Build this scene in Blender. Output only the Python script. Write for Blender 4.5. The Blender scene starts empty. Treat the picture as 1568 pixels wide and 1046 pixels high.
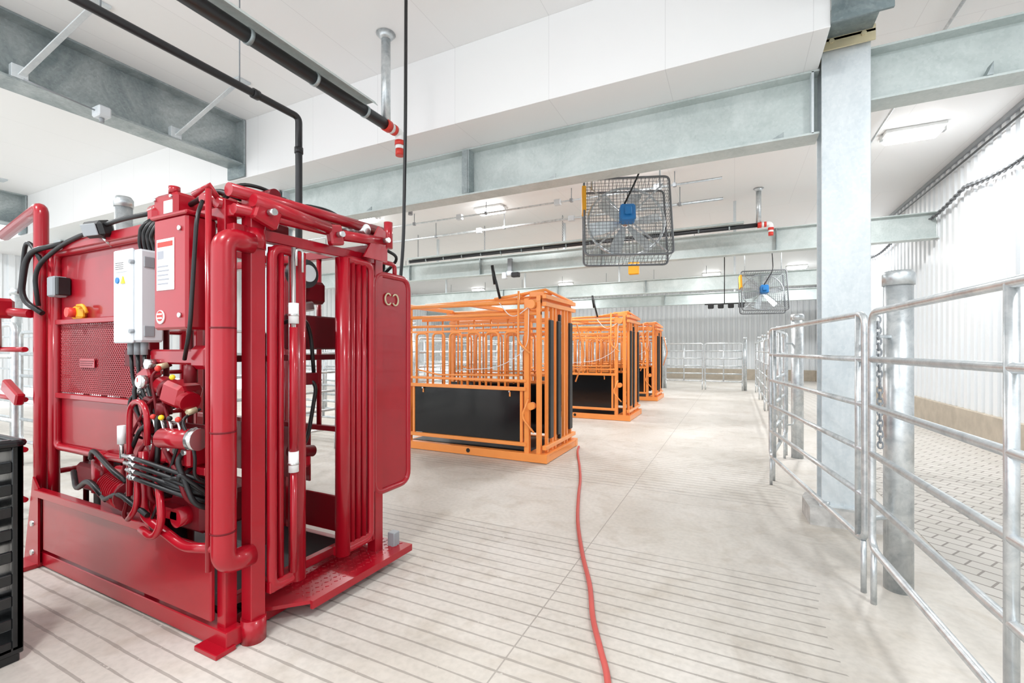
import bpy, math, random
from mathutils import Vector, Matrix
random.seed(4)
scn = bpy.context.scene
try:
    scn.view_settings.view_transform = 'Standard'
except Exception as e:
    print(e)

# ------------------------------------------------------------------ materials
def newmat(name):
    m = bpy.data.materials.new(name); m.use_nodes = True
    nt = m.node_tree
    return m, nt, nt.nodes['Principled BSDF']

def paint(name, col, rough=0.35, metal=0.0, coat=0.0, var=0.12, scale=6.0, bump=0.0, spec=0.5):
    m, nt, bs = newmat(name)
    tc = nt.nodes.new('ShaderNodeTexCoord')
    nz = nt.nodes.new('ShaderNodeTexNoise'); nz.inputs['Scale'].default_value = scale
    nz.inputs['Detail'].default_value = 6
    nt.links.new(tc.outputs['Object'], nz.inputs['Vector'])
    mx = nt.nodes.new('ShaderNodeMixRGB')
    mx.inputs[1].default_value = (*[c*(1-var) for c in col], 1)
    mx.inputs[2].default_value = (*[min(1, c*(1+var)) for c in col], 1)
    nt.links.new(nz.outputs['Fac'], mx.inputs[0])
    nt.links.new(mx.outputs[0], bs.inputs['Base Color'])
    bs.inputs['Roughness'].default_value = rough
    bs.inputs['Metallic'].default_value = metal
    bs.inputs['Coat Weight'].default_value = coat
    bs.inputs['Coat Roughness'].default_value = 0.05
    bs.inputs['Specular IOR Level'].default_value = spec
    if bump:
        bp = nt.nodes.new('ShaderNodeBump'); bp.inputs['Strength'].default_value = bump
        bp.inputs['Distance'].default_value = 0.01
        nt.links.new(nz.outputs['Fac'], bp.inputs['Height'])
        nt.links.new(bp.outputs[0], bs.inputs['Normal'])
    return m

def galv(name, c1, c2, metal=0.45, rough=0.42, scale=3.0, zs=1.0, sp=0.12):
    m, nt, bs = newmat(name)
    tc = nt.nodes.new('ShaderNodeTexCoord')
    nz = nt.nodes.new('ShaderNodeTexNoise'); nz.inputs['Scale'].default_value = scale
    nz.inputs['Detail'].default_value = 8; nz.inputs['Roughness'].default_value = 0.65
    nz.inputs['Distortion'].default_value = 0.8
    mp = nt.nodes.new('ShaderNodeMapping'); mp.inputs['Scale'].default_value = (1, 1, zs)
    nt.links.new(tc.outputs['Object'], mp.inputs['Vector'])
    nt.links.new(mp.outputs[0], nz.inputs['Vector'])
    vo = nt.nodes.new('ShaderNodeTexVoronoi'); vo.inputs['Scale'].default_value = 45
    nt.links.new(tc.outputs['Object'], vo.inputs['Vector'])
    ramp = nt.nodes.new('ShaderNodeValToRGB')
    ramp.color_ramp.elements[0].position = 0.35; ramp.color_ramp.elements[0].color = (*c1, 1)
    ramp.color_ramp.elements[1].position = 0.65; ramp.color_ramp.elements[1].color = (*c2, 1)
    nt.links.new(nz.outputs['Fac'], ramp.inputs[0])
    mx = nt.nodes.new('ShaderNodeMixRGB'); mx.blend_type = 'OVERLAY'; mx.inputs[0].default_value = sp
    nt.links.new(ramp.outputs[0], mx.inputs[1])
    bw = nt.nodes.new('ShaderNodeRGBToBW'); nt.links.new(vo.outputs['Color'], bw.inputs[0]); nt.links.new(bw.outputs[0], mx.inputs[2])
    nt.links.new(mx.outputs[0], bs.inputs['Base Color'])
    bs.inputs['Metallic'].default_value = metal; bs.inputs['Roughness'].default_value = rough
    return m

def emis(name, col, s):
    m, nt, bs = newmat(name)
    bs.inputs['Base Color'].default_value = (*col, 1)
    bs.inputs['Emission Color'].default_value = (*col, 1)
    bs.inputs['Emission Strength'].default_value = s
    return m

RED = paint('red_gloss_paint', (0.36, 0.003, 0.013), 0.28, coat=0.35, var=0.2, scale=2.5, spec=.4)
RED2 = paint('red_sheet_paint', (0.33, 0.0035, 0.013), 0.30, coat=0.35, var=0.28, scale=3, spec=.4)
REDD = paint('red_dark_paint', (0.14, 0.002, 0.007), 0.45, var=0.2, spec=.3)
ORG = paint('orange_paint', (0.97, 0.33, 0.075), 0.38, coat=0.25, var=0.07, scale=4)
BLK = paint('black_rubber', (0.009, 0.009, 0.010), 0.42, var=0.3)
BLKP = paint('black_plastic_sheet', (0.007, 0.008, 0.009), 0.14, var=0.3, scale=2, bump=.25)
GALV = galv('galvanised_steel', (0.58, 0.64, 0.67), (0.73, 0.78, 0.80), metal=.15, scale=3.0, zs=.3, sp=.10)
GALVT = galv('galvanised_tube', (0.50, 0.54, 0.56), (0.72, 0.75, 0.76), metal=0.65, rough=0.33, scale=9)
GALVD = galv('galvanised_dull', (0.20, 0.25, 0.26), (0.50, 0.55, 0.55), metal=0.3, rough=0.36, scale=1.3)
GALVB = galv('galvanised_beam', (0.50, 0.565, 0.55), (0.62, 0.68, 0.665), metal=0.12, rough=0.45, scale=2.2, sp=.08)
STEEL = paint('bright_steel', (0.62, 0.62, 0.62), 0.25, metal=0.9)
GREY = paint('grey_plastic', (0.30, 0.32, 0.34), 0.45)
CAGE = paint('grey_wire', (0.17, 0.18, 0.19), 0.45, metal=.3)
LGREY = paint('light_grey_enclosure', (0.66, 0.70, 0.73), 0.4, var=0.03)
WHITE = paint('white_paint', (0.85, 0.86, 0.85), 0.45, var=0.02)
LABEL = paint('label_white', (0.82, 0.82, 0.82), 0.4, var=0.02)
LABELG = paint('label_print_grey', (0.35, 0.36, 0.4), 0.5)
BLUE = paint('blue_motor', (0.02, 0.20, 0.52), 0.4)
YEL = paint('yellow_plastic', (0.9, 0.42, 0.02), 0.4)
YSIGN = paint('warning_yellow', (0.9, 0.65, 0.02), 0.4)
BRASS = paint('yellow_zinc', (0.62, 0.55, 0.36), 0.4, metal=0.2)
HOSE = paint('red_hose_rubber', (0.55, 0.085, 0.07), 0.5, var=0.1)
PIPER = paint('red_pipe', (0.66, 0.04, 0.025), 0.4)
DARKPIPE = paint('dark_pipe', (0.035, 0.035, 0.037), 0.35, metal=0.4)
CURB = paint('curb_concrete', (0.48, 0.42, 0.34), 0.85, var=0.28, scale=5, bump=0.4)
PED = paint('pedestal_concrete', (0.52, 0.51, 0.49), 0.85, var=0.45, scale=14, bump=1.0)
WALLM = paint('white_corrugated_metal', (0.81, 0.84, 0.86), 0.35, var=0.03, scale=1.0)
CHAINM = paint('chain_steel', (0.22, 0.23, 0.24), 0.4, metal=0.5)
LAMP = emis('lamp_diffuser', (1, 1, 1), 12)

def mnode(nt, op, a, b=None, c=None):
    n = nt.nodes.new('ShaderNodeMath'); n.operation = op
    for i, v in enumerate((a, b, c)):
        if v is None: continue
        if isinstance(v, (int, float)): n.inputs[i].default_value = v
        else: nt.links.new(v, n.inputs[i])
    return n.outputs[0]

def floor_mat():
    m, nt, bs = newmat('grooved_concrete')
    tc = nt.nodes.new('ShaderNodeTexCoord'); sp = nt.nodes.new('ShaderNodeSeparateXYZ')
    nt.links.new(tc.outputs['Object'], sp.inputs[0])
    X, Y = sp.outputs[0], sp.outputs[1]
    n1 = nt.nodes.new('ShaderNodeTexNoise'); n1.inputs['Scale'].default_value = 0.8; n1.inputs['Detail'].default_value = 9
    n2 = nt.nodes.new('ShaderNodeTexNoise'); n2.inputs['Scale'].default_value = 28; n2.inputs['Detail'].default_value = 8
    n3 = nt.nodes.new('ShaderNodeTexNoise'); n3.inputs['Scale'].default_value = 3.2; n3.inputs['Detail'].default_value = 10
    n3.inputs['Distortion'].default_value = 1.2
    for n in (n1, n2, n3): nt.links.new(tc.outputs['Object'], n.inputs['Vector'])
    mx = nt.nodes.new('ShaderNodeMixRGB')
    mx.inputs[1].default_value = (0.56, 0.52, 0.46, 1); mx.inputs[2].default_value = (0.70, 0.665, 0.615, 1)
    mr = nt.nodes.new('ShaderNodeMapRange'); mr.inputs[1].default_value = 0.35; mr.inputs[2].default_value = 0.65
    nt.links.new(n1.outputs['Fac'], mr.inputs[0]); nt.links.new(mr.outputs[0], mx.inputs[0])
    m2 = nt.nodes.new('ShaderNodeMixRGB'); m2.blend_type = 'MULTIPLY'; m2.inputs[0].default_value = 0.3
    nt.links.new(mx.outputs[0], m2.inputs[1])
    r2 = nt.nodes.new('ShaderNodeMapRange'); r2.inputs[1].default_value = 0.3; r2.inputs[2].default_value = 0.6
    r2.inputs[3].default_value = 0.65
    nt.links.new(n2.outputs['Fac'], r2.inputs[0]); nt.links.new(r2.outputs[0], m2.inputs[2])
    mw = nt.nodes.new('ShaderNodeMixRGB'); mw.blend_type = 'MULTIPLY'
    r3 = nt.nodes.new('ShaderNodeMapRange'); r3.inputs[1].default_value = 0.50; r3.inputs[2].default_value = 0.72
    r3.inputs[4].default_value = .6
    nt.links.new(n3.outputs['Fac'], r3.inputs[0]); nt.links.new(r3.outputs[0], mw.inputs[0])
    nt.links.new(m2.outputs[0], mw.inputs[1]); mw.inputs[2].default_value = (.80, .76, .71, 1)
    wob = mnode(nt, 'MULTIPLY', mnode(nt, 'SUBTRACT', n1.outputs['Fac'], 0.5), 0.04)
    yy = mnode(nt, 'ADD', Y, wob)
    f = mnode(nt, 'FRACT', mnode(nt, 'DIVIDE', mnode(nt, 'ADD', yy, 100.0), 0.098))
    wd = mnode(nt, 'MULTIPLY', n3.outputs['Fac'], 0.135)
    g = mnode(nt, 'LESS_THAN', mnode(nt, 'ABSOLUTE', mnode(nt, 'SUBTRACT', f, 0.5)), wd)
    n4 = mnode(nt, 'MULTIPLY', mnode(nt, 'SUBTRACT', n3.outputs['Fac'], .5), .25)
    p = mnode(nt, 'FRACT', mnode(nt, 'DIVIDE', mnode(nt, 'ADD', Y, 40.1), 4.1))
    pm = mnode(nt, 'LESS_THAN', p, 0.62)
    xm = mnode(nt, 'MULTIPLY', mnode(nt, 'GREATER_THAN', X, -5.0), mnode(nt, 'LESS_THAN', mnode(nt, 'ADD', X, n4), 0.45))
    keep = mnode(nt, 'GREATER_THAN', n2.outputs['Fac'], 0.34)
    gm = mnode(nt, 'MULTIPLY', mnode(nt, 'MULTIPLY', g, pm), mnode(nt, 'MULTIPLY', xm, keep))
    j1 = mnode(nt, 'COMPARE', X, -1.0, 0.004)
    j2 = mnode(nt, 'COMPARE', mnode(nt, 'FRACT', mnode(nt, 'DIVIDE', mnode(nt, 'ADD', Y, 40.4), 4.1)), 0.0, 0.001)
    j = mnode(nt, 'MAXIMUM', j1, j2)
    al = mnode(nt, 'MAXIMUM', gm, j)
    m3 = nt.nodes.new('ShaderNodeMixRGB')
    nt.links.new(mnode(nt, 'MULTIPLY', al, 0.60), m3.inputs[0])
    nt.links.new(mw.outputs[0], m3.inputs[1]); m3.inputs[2].default_value = (0.23, 0.205, 0.18, 1)
    nt.links.new(m3.outputs[0], bs.inputs['Base Color'])
    bs.inputs['Specular IOR Level'].default_value = 0.4
    rr = nt.nodes.new('ShaderNodeMapRange'); rr.inputs[3].default_value = 0.28; rr.inputs[4].default_value = 0.65
    nt.links.new(n1.outputs['Fac'], rr.inputs[0]); nt.links.new(rr.outputs[0], bs.inputs['Roughness'])
    h = mnode(nt, 'SUBTRACT', mnode(nt, 'MULTIPLY', n2.outputs['Fac'], 0.12), al)
    bp = nt.nodes.new('ShaderNodeBump'); bp.inputs['Strength'].default_value = 0.5; bp.inputs['Distance'].default_value = 0.006
    nt.links.new(h, bp.inputs['Height']); nt.links.new(bp.outputs[0], bs.inputs['Normal'])
    return m

def brick_mat(name, c1, c2, mort, w, h, ms, rot=0.0, rough=0.8, bump=0.5, scale=1.0):
    m, nt, bs = newmat(name)
    tc = nt.nodes.new('ShaderNodeTexCoord'); mp = nt.nodes.new('ShaderNodeMapping')
    mp.inputs['Rotation'].default_value = (0, 0, rot)
    nt.links.new(tc.outputs['Object'], mp.inputs['Vector'])
    b = nt.nodes.new('ShaderNodeTexBrick'); b.inputs['Scale'].default_value = scale
    b.inputs['Color1'].default_value = (*c1, 1); b.inputs['Color2'].default_value = (*c2, 1)
    b.inputs['Mortar'].default_value = (*mort, 1); b.inputs['Mortar Size'].default_value = ms
    b.inputs['Brick Width'].default_value = w; b.inputs['Row Height'].default_value = h
    nt.links.new(mp.outputs[0], b.inputs['Vector'])
    nt.links.new(b.outputs['Color'], bs.inputs['Base Color'])
    bs.inputs['Roughness'].default_value = rough
    bp = nt.nodes.new('ShaderNodeBump'); bp.inputs['Strength'].default_value = bump; bp.inputs['Distance'].default_value = 0.006
    bp.invert = True
    nt.links.new(b.outputs['Fac'], bp.inputs['Height']); nt.links.new(bp.outputs[0], bs.inputs['Normal'])
    return m
FLOOR = floor_mat()
PAVE = brick_mat('stamped_pavers', (0.61, 0.58, 0.54), (0.56, 0.535, 0.49), (0.30, 0.275, 0.25), 0.20, 0.13, 0.007, rot=0.6)
CEIL = brick_mat('white_ceiling_panels', (0.90, 0.905, 0.90), (0.91, 0.91, 0.91), (0.78, 0.78, 0.78), 1.1, 6.0, 0.003, rough=0.5, bump=0.1)

# ------------------------------------------------------------------ builder
class B:
    def __init__(s, name, origin=(0, 0, 0), rotz=0.0):
        s.name = name; s.o = Vector(origin); s.rotz = rotz; s.parts = {}; s.cur = None; s.part('body')
    def part(s, n):
        if n not in s.parts: s.parts[n] = dict(v=[], f=[], m=[], sm=[], mats=[])
        s.cur = s.parts[n]; return s
    def mi(s, mat):
        c = s.cur
        if mat not in c['mats']: c['mats'].append(mat)
        return c['mats'].index(mat)
    def add(s, vs, fs, mat, smooth=False):
        c = s.cur; k = len(c['v']); i = s.mi(mat)
        c['v'] += [tuple(Vector(v) - s.o) for v in vs]
        for n, f in enumerate(fs):
            c['f'].append(tuple(k + a for a in f)); c['m'].append(i)
            c['sm'].append(smooth[n] if isinstance(smooth, list) else smooth)
    def box(s, x0, x1, y0, y1, z0, z1, mat, bev=0.004, M=None):
        x0, x1 = sorted((x0, x1)); y0, y1 = sorted((y0, y1)); z0, z1 = sorted((z0, z1))
        lo = (x0, y0, z0); hi = (x1, y1, z1)
        bev = min(bev, (x1-x0)*.4, (y1-y0)*.4, (z1-z0)*.4)
        idx = {}; vs = []
        for a in (0, 1):
            for b in (0, 1):
                for c in (0, 1):
                    sg = (a, b, c)
                    for ax in range(3):
                        p = []
                        for k in range(3):
                            e = hi[k] if sg[k] else lo[k]
                            if k != ax: e += -bev if sg[k] else bev
                            p.append(e)
                        idx[(sg, ax)] = len(vs); vs.append(Vector(p))
        fs = []
        for ax in range(3):
            o = [k for k in range(3) if k != ax]
            for sd in (0, 1):
                q = []
                for (u, w) in ((0, 0), (1, 0), (1, 1), (0, 1)):
                    sg = [0, 0, 0]; sg[ax] = sd; sg[o[0]] = u; sg[o[1]] = w
                    q.append(idx[(tuple(sg), ax)])
                fs.append(q)
            for u in (0, 1):
                for w in (0, 1):
                    sa = [0, 0, 0]; sb = [0, 0, 0]; sa[ax] = 0; sb[ax] = 1
                    for t in (sa, sb): t[o[0]] = u; t[o[1]] = w
                    fs.append([idx[(tuple(sa), o[0])], idx[(tuple(sa), o[1])], idx[(tuple(sb), o[1])], idx[(tuple(sb), o[0])]])
        for a in (0, 1):
            for b in (0, 1):
                for c in (0, 1):
                    fs.append([idx[((a, b, c), k)] for k in range(3)])
        if M is not None: vs = [M @ v for v in vs]
        s.add(vs, fs, mat)
    def obox(s, c, size, mat, rot=(0, 0, 0), bev=0.004):
        from mathutils import Euler
        M = Matrix.Translation(Vector(c)) @ Euler(rot).to_matrix().to_4x4()
        a, b, d = [q/2 for q in size]
        s.box(-a, a, -b, b, -d, d, mat, bev, M)
    def tube(s, pts, r, mat, bend=0.0, seg=12, closed=False, cap=True):
        P = [Vector(p) for p in pts]
        if bend > 0:
            Q = []; n = len(P)
            for i, p in enumerate(P):
                if not closed and i in (0, n-1): Q.append(p); continue
                a = P[i-1]; b = P[(i+1) % n]
                la = (a-p).length; lb = (b-p).length
                t = min(bend, la*.49, lb*.49)
                p0 = p + (a-p).normalized()*t; p1 = p + (b-p).normalized()*t
                for k in range(7):
                    u = k/6; Q.append((1-u)**2*p0 + 2*u*(1-u)*p + u*u*p1)
            P = Q
        n = len(P); vs = []; fs = []
        nrm = None
        for i, p in enumerate(P):
            if closed: t = (P[(i+1) % n] - P[i-1])
            else: t = (P[min(i+1, n-1)] - P[max(i-1, 0)])
            t.normalize()
            if nrm is None:
                nrm = t.orthogonal().normalized()
                if abs(t.z) < .9: 
                    nrm = t.cross(Vector((0, 0, 1))).normalized()
            else:
                nrm = (nrm - t*nrm.dot(t)).normalized()
            bn = t.cross(nrm)
            rr = r[i] if isinstance(r, (list, tuple)) else r
            for k in range(seg):
                a = 2*math.pi*k/seg
                vs.append(p + (nrm*math.cos(a) + bn*math.sin(a))*rr)
        m = n if closed else n-1
        for i in range(m):
            j = (i+1) % n
            for k in range(seg):
                k2 = (k+1) % seg
                fs.append((i*seg+k, i*seg+k2, j*seg+k2, j*seg+k))
        sm = [True]*len(fs)
        if not closed and cap:
            fs.append(tuple(range(seg))); fs.append(tuple((n-1)*seg+k for k in range(seg))); sm += [False, False]
        s.add(vs, fs, mat, sm)
    def cyl(s, a, b, r, mat, seg=24, r2=None):
        s.tube([a, b], [r, r if r2 is None else r2], mat, seg=seg)
    def sq(s, a, b, w, mat, h=None):
        a = Vector(a); b = Vector(b); d = b-a; L = d.length
        q = d.to_track_quat('X', 'Z').to_matrix().to_4x4()
        M = Matrix.Translation((a+b)/2) @ q
        h = h or w
        s.box(-L/2, L/2, -w/2, w/2, -h/2, h/2, mat, 0.004, M)
    def sphere(s, c, r, mat, seg=16):
        c = Vector(c); rings = seg//2; vs = []; fs = []
        for i in range(rings+1):
            th = math.pi*i/rings
            for k in range(seg):
                ph = 2*math.pi*k/seg
                vs.append(c + Vector((math.sin(th)*math.cos(ph), math.sin(th)*math.sin(ph), math.cos(th)))*r)
        for i in range(rings):
            for k in range(seg):
                k2 = (k+1) % seg
                fs.append((i*seg+k, i*seg+k2, (i+1)*seg+k2, (i+1)*seg+k))
        s.add(vs, fs, mat, True)
    def poly(s, pts, d, mat):
        P = [Vector(p) for p in pts]; d = Vector(d); n = len(P)
        vs = P + [p+d for p in P]
        fs = [tuple(range(n)), tuple(reversed(range(n, 2*n)))] + [(i, (i+1) % n, n+(i+1) % n, n+i) for i in range(n)]
        s.add(vs, fs, mat)
    def ibeam(s, a, b, h, w, mat, tw=0.012, tf=0.018):
        a = Vector(a); b = Vector(b); d = (b-a).normalized(); n = d.cross(Vector((0, 0, 1)))
        prof = [(-w/2, 0), (w/2, 0), (w/2, tf), (tw/2, tf), (tw/2, h-tf), (w/2, h-tf), (w/2, h), (-w/2, h), (-w/2, h-tf), (-tw/2, h-tf), (-tw/2, tf), (-w/2, tf)]
        s.poly([a + n*x + Vector((0, 0, z)) for x, z in prof], b-a, mat)
    def chain(s, pts, mat, L=0.05, r=0.005):
        P = [Vector(p) for p in pts]; k = 0
        for i in range(len(P)-1):
            d = P[i+1]-P[i]; n = max(1, int(d.length/(L*.72)))
            q = d.to_track_quat('X', 'Z').to_matrix()
            for j in range(n):
                c = P[i] + d*((j+.5)/n); k += 1
                ring = []
                for t in range(10):
                    a = 2*math.pi*t/10
                    v = Vector((math.cos(a)*L/2, math.sin(a)*L*.3, 0))
                    if k % 2: v = Vector((v.x, 0, v.y))
                    ring.append(c + q @ v)
                s.tube(ring, r, mat, seg=5, closed=True)
    def finish(s):
        import bmesh
        e = bpy.data.objects.new(s.name, None); scn.collection.objects.link(e)
        e.location = s.o; e.rotation_euler = (0, 0, s.rotz); e.empty_display_size = 0.2
        s.objs = []
        for n, c in s.parts.items():
            if not c['f']: continue
            me = bpy.data.meshes.new(n); me.from_pydata(c['v'], [], c['f'])
            for m in c['mats']: me.materials.append(m)
            me.polygons.foreach_set('material_index', c['m']); me.polygons.foreach_set('use_smooth', c['sm'])
            bm = bmesh.new(); bm.from_mesh(me); bmesh.ops.recalc_face_normals(bm, faces=bm.faces); bm.to_mesh(me); bm.free()
            o = bpy.data.objects.new(n, me); scn.collection.objects.link(o); o.parent = e; s.objs.append(o)
        s.e = e
        return s
    def single(s):
        s.finish()
        o = s.objs[0]; o.parent = None; o.location = s.o; o.rotation_euler = (0, 0, s.rotz)
        bpy.data.objects.remove(s.e); o.name = s.name; s.e = o
        return o
    def copy(s, loc, rotz=None):
        e = bpy.data.objects.new(s.name, None); scn.collection.objects.link(e); e.location = loc
        e.rotation_euler = (0, 0, s.rotz if rotz is None else rotz); e.empty_display_size = 0.2
        for o in s.objs:
            c = bpy.data.objects.new(o.name, o.data); scn.collection.objects.link(c); c.parent = e
        return e

H = 4.8
XW = 3.5; XL = -17.0; YB = 25.5; YF = -3.5

# ------------------------------------------------------------------ room shell
b = B('floor'); b.box(XL, XW+.3, YF, YB+.3, -0.2, 0.0, FLOOR, 0.0); b.single()
b = B('paver_walkway'); b.box(1.35, XW-0.1, YF, YB, -0.05, 0.006, PAVE, 0.002); b.single()
b = B('ceiling'); b.box(XL, XW+.3, YF, YB+.3, H, H+.15, CEIL, 0.0); b.single()

def corrugated(name, p0, p1, nrm, z0, z1):
    b = B(name); p0 = Vector(p0); p1 = Vector(p1); d = (p1-p0); L = d.length; d.normalize(); n = Vector(nrm)
    prof = []; x = 0; pitch = 0.24
    while x < L:
        prof += [(x, 0), (x+.09, 0), (x+.105, .055), (x+.225, .055)]; x += pitch
    pts = [p0 + d*min(u, L) + n*w for u, w in prof]
    vs = [p + Vector((0, 0, z0)) for p in pts] + [p + Vector((0, 0, z1)) for p in pts]
    k = len(pts)
    fs = [(i, i+1, k+i+1, k+i) for i in range(k-1)]
    b.add(vs, fs, WALLM)
    q0 = p0 - n*.05; q1 = p1 - n*.05
    b.poly([q0+Vector((0, 0, z0)), q1+Vector((0, 0, z0)), q1+Vector((0, 0, z1)), q0+Vector((0, 0, z1))], -n*.1, WALLM)
    b.single()
corrugated('wall_right', (XW, YF, 0), (XW, YB, 0), (-1, 0, 0), 0.52, H)
corrugated('wall_back', (XL, YB, 0), (XW, YB, 0), (0, -1, 0), 0.52, H)
corrugated('wall_left', (XL, YB, 0), (XL, YF, 0), (1, 0, 0), 0.52, H)
b = B('baseboard_right'); b.box(XW-.1, XW+.15, YF, YB, 0, .52, CURB, .01); b.single()
b = B('baseboard_back'); b.box(XL, XW-.1, YB-.1, YB+.15, 0, .52, CURB, .01); b.single()
b = B('ceiling_soffit'); b.box(XL, 0.66, 4.2, 5.12, 3.97, H, CEIL, 0.003); b.single()
b = B('trim_1'); b.box(XW-.09, XW-.055, YF, YB, H-.07, H, GREY, .002); b.single()

# ------------------------------------------------------------------ steel structure
def column(x, yc, name='steel_column'):
    b = B(name, (x, yc, 0))
    w = .345; y0 = yc-.13; y1 = yc+.13; zt = 4.12
    b.part('shaft')
    b.box(x-w/2, x+w/2, y0, y0+.018, .16, zt, GALV, .003)
    b.box(x-w/2, x+w/2, y1-.018, y1, .16, zt, GALV, .003)
    b.box(x-.008, x+.008, y0+.018, y1-.018, .16, zt, GALV, .001)
    b.part('cap_plate'); b.box(x-w/2-.02, x+w/2+.02, y0-.06, y1+.06, zt, zt+.025, BRASS, .003)
    b.box(x-w/2-.02, x+w/2+.02, y0-.06, y0-.045, zt-.07, zt+.06, BRASS, .003)
    for dx in (-.11, .11):
        b.cyl((x+dx, y0-.075, zt), (x+dx, y0-.04, zt), .02, BRASS, 6)
    b.part('base_plate'); b.box(x-w/2-.02, x+w/2+.02, y0-.03, y1+.03, .145, .165, GALV, .003)
    for dx in (-.13, .13): b.cyl((x+dx, y0-.012, .16), (x+dx, y0-.012, .19), .014, GALVT, 6)
    b.part('concrete_pedestal')
    b.poly([(x-.27, yc-.23, 0), (x+.25, yc-.23, 0), (x+.25, yc+.25, 0), (x-.25, yc+.25, 0), (x-.29, yc+.1, 0)], (0, 0, .148), PED)
    b.finish()
column(.85, 4.86); column(-6.5, 4.86); column(-13.8, 4.86)

def girder(x, name='steel_girder'):
    b = B(name, (x, 0, 4.15))
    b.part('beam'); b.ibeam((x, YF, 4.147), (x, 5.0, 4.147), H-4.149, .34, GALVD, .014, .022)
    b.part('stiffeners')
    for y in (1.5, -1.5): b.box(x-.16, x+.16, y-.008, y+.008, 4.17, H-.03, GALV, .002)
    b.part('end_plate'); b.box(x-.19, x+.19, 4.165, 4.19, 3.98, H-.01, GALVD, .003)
    b.part('brace')
    if x < 0:
        for y in (.4, 1.9, 3.3):
            b.sq((x+.12, y, 4.18), (x+1.0, y+.25, H-.02), .06, GALV, .012)
            b.box(x+.9, x+1.12, y+.18, y+.34, H-.025, H, GALV, .002)
            b.box(x+.10, x+.17, y-.06, y+.06, 4.165, 4.3, GALV, .002)
    b.finish()
for x in (.85, -6.5, -13.8): girder(x)

b = B('crossbeam', (-3, 4.86, 3.4)); b.part('beam')
b.ibeam((-6.32, 4.9, 3.4), (.67, 4.9, 3.4), .568, .24, GALVB)
b.part('stiffeners')
for x in (-2.93,):
    b.box(x-.01, x+.01, 4.77, 4.885, 3.42, 3.95, GALVD, .002)
    b.box(x-.09, x-.01, 4.765, 4.775, 3.42, 3.95, GALVD, .002)
for x in (-4.6, -1.9, .3):
    b.poly([(x, 4.785, 3.418), (x+.1, 4.785, 3.418), (x+.1, 4.785, 3.47)], (0, .01, 0), GALVD)
for x in (-6.3, .62): b.box(x-.01, x+.01, 4.78, 5.0, 3.41, 3.96, GALV, .002)
b.finish()
b = B('crossbeam', (2, 4.86, 3.6)); b.part('beam')
b.ibeam((1.03, 4.9, 3.6), (XW-.06, 4.9, 3.6), .45, .24, GALVB)
b.part('stiffeners')
b.poly([(1.75, 4.77, 3.618), (1.79, 4.77, 3.618), (1.79, 4.77, 3.72)], (0, .1, 0), GALVD)
b.finish()
b = B('crossbeam', (-10, 4.86, 3.4)); b.ibeam((-13.6, 4.9, 3.4), (-6.7, 4.9, 3.4), .568, .24, GALVB); b.finish()
for yy in (11.3, 17.6, 22.8):
    b = B('crossbeam', (-5, yy, 3.6)); b.part('beam')
    b.ibeam((XL+.1, yy, 3.6), (XW-.06, yy, 3.6), .5, .24, GALVB)
    b.part('stiffeners')
    for x in (-9, -6.5, -3, .8): b.box(x-.01, x+.01, yy-.11, yy-.01, 3.62, 4.08, GALVD, .002)
    b.part('hangers')
    for x in (-12, -8, -4, 0): b.box(x-.03, x+.03, yy-.03, yy+.03, 4.1, H, GALV, .002)
    b.finish()

# ------------------------------------------------------------------ ceiling lamps
first = None
for x, y in ((2.4, 8.8), (-5.1, 9.3), (-8.3, 8.6), (-12, 8.8), (2.3, 1.0), (-1.6, -.4), (-5.2, -.6), (-9.6, 1.2), (-14.5, 2.6),
             (2.4, 14.8), (-1.2, 15.2), (-5.1, 15.2), (-9, 15.2), (-13, 15.2), (2.2, 21.0), (-.9, 21.4), (-7.5, 21.4), (-12.5, 21.4), (-1.6, 8.2)):
    if first is None:
        first = B('ceiling_lamp', (x, y, H)); first.part('housing')
        first.box(x-.36, x+.36, y-.18, y+.18, H-.05, H, WHITE, .01)
        first.part('diffuser'); first.box(x-.33, x+.33, y-.15, y+.15, H-.13, H-.05, LAMP, .03)
        first.part('bracket'); first.box(x-.38, x-.34, y-.05, y+.05, H-.09, H-.001, STEEL, .002); first.box(x+.34, x+.38, y-.05, y+.05, H-.09, H-.001, STEEL, .002)
        first.finish()
    else: first.copy((x, y, H))
    L = bpy.data.lights.new('lamp_light', 'AREA'); L.shape = 'RECTANGLE'; L.size = .6; L.size_y = .28; L.energy = 100
    L.color = (.975, .988, 1)
    o = bpy.data.objects.new('lamp_light', L); scn.collection.objects.link(o); o.location = (x, y, H-.14)

# ------------------------------------------------------------------ conduits / pipes
for y, z, r in ((7.6, 4.72, .02), (9.8, 4.45, .028), (8.9, 4.55, .02), (13.5, 4.2, .03), (19.5, 4.0, .03)):
    b = B('conduit_run', (0, y, z))
    b.tube([(-14, y, z), (-.2 if y < 12 else 3.2, y, z)], r, GALVT)
    for x in range(-13, 0, 2):
        b.tube([(x, y, z), (x, y, H)], .009, GREY, seg=6); b.box(x-.03, x+.03, y-.035, y+.035, z-.035, z+.035, GREY, .005)
    for x in (-9.4, -5.7, -3.3, -1.3):
        b.box(x-.07, x+.07, y-.05, y+.05, z-.06, z+.06, LGREY, .01)
    b.finish()
b = B('conduit_run', (1.9, 8, 4.7)); b.tube([(1.9, 5.2, 4.72), (1.9, 10.5, 4.72)], .015, GALVT); b.finish()
b = B('conduit_run', (-3.6, 12, 4.5)); b.tube([(-3.6, 5.3, 4.63), (-3.6, 7.4, 4.63)], .02, GALVT, bend=.1); b.finish()
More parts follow.
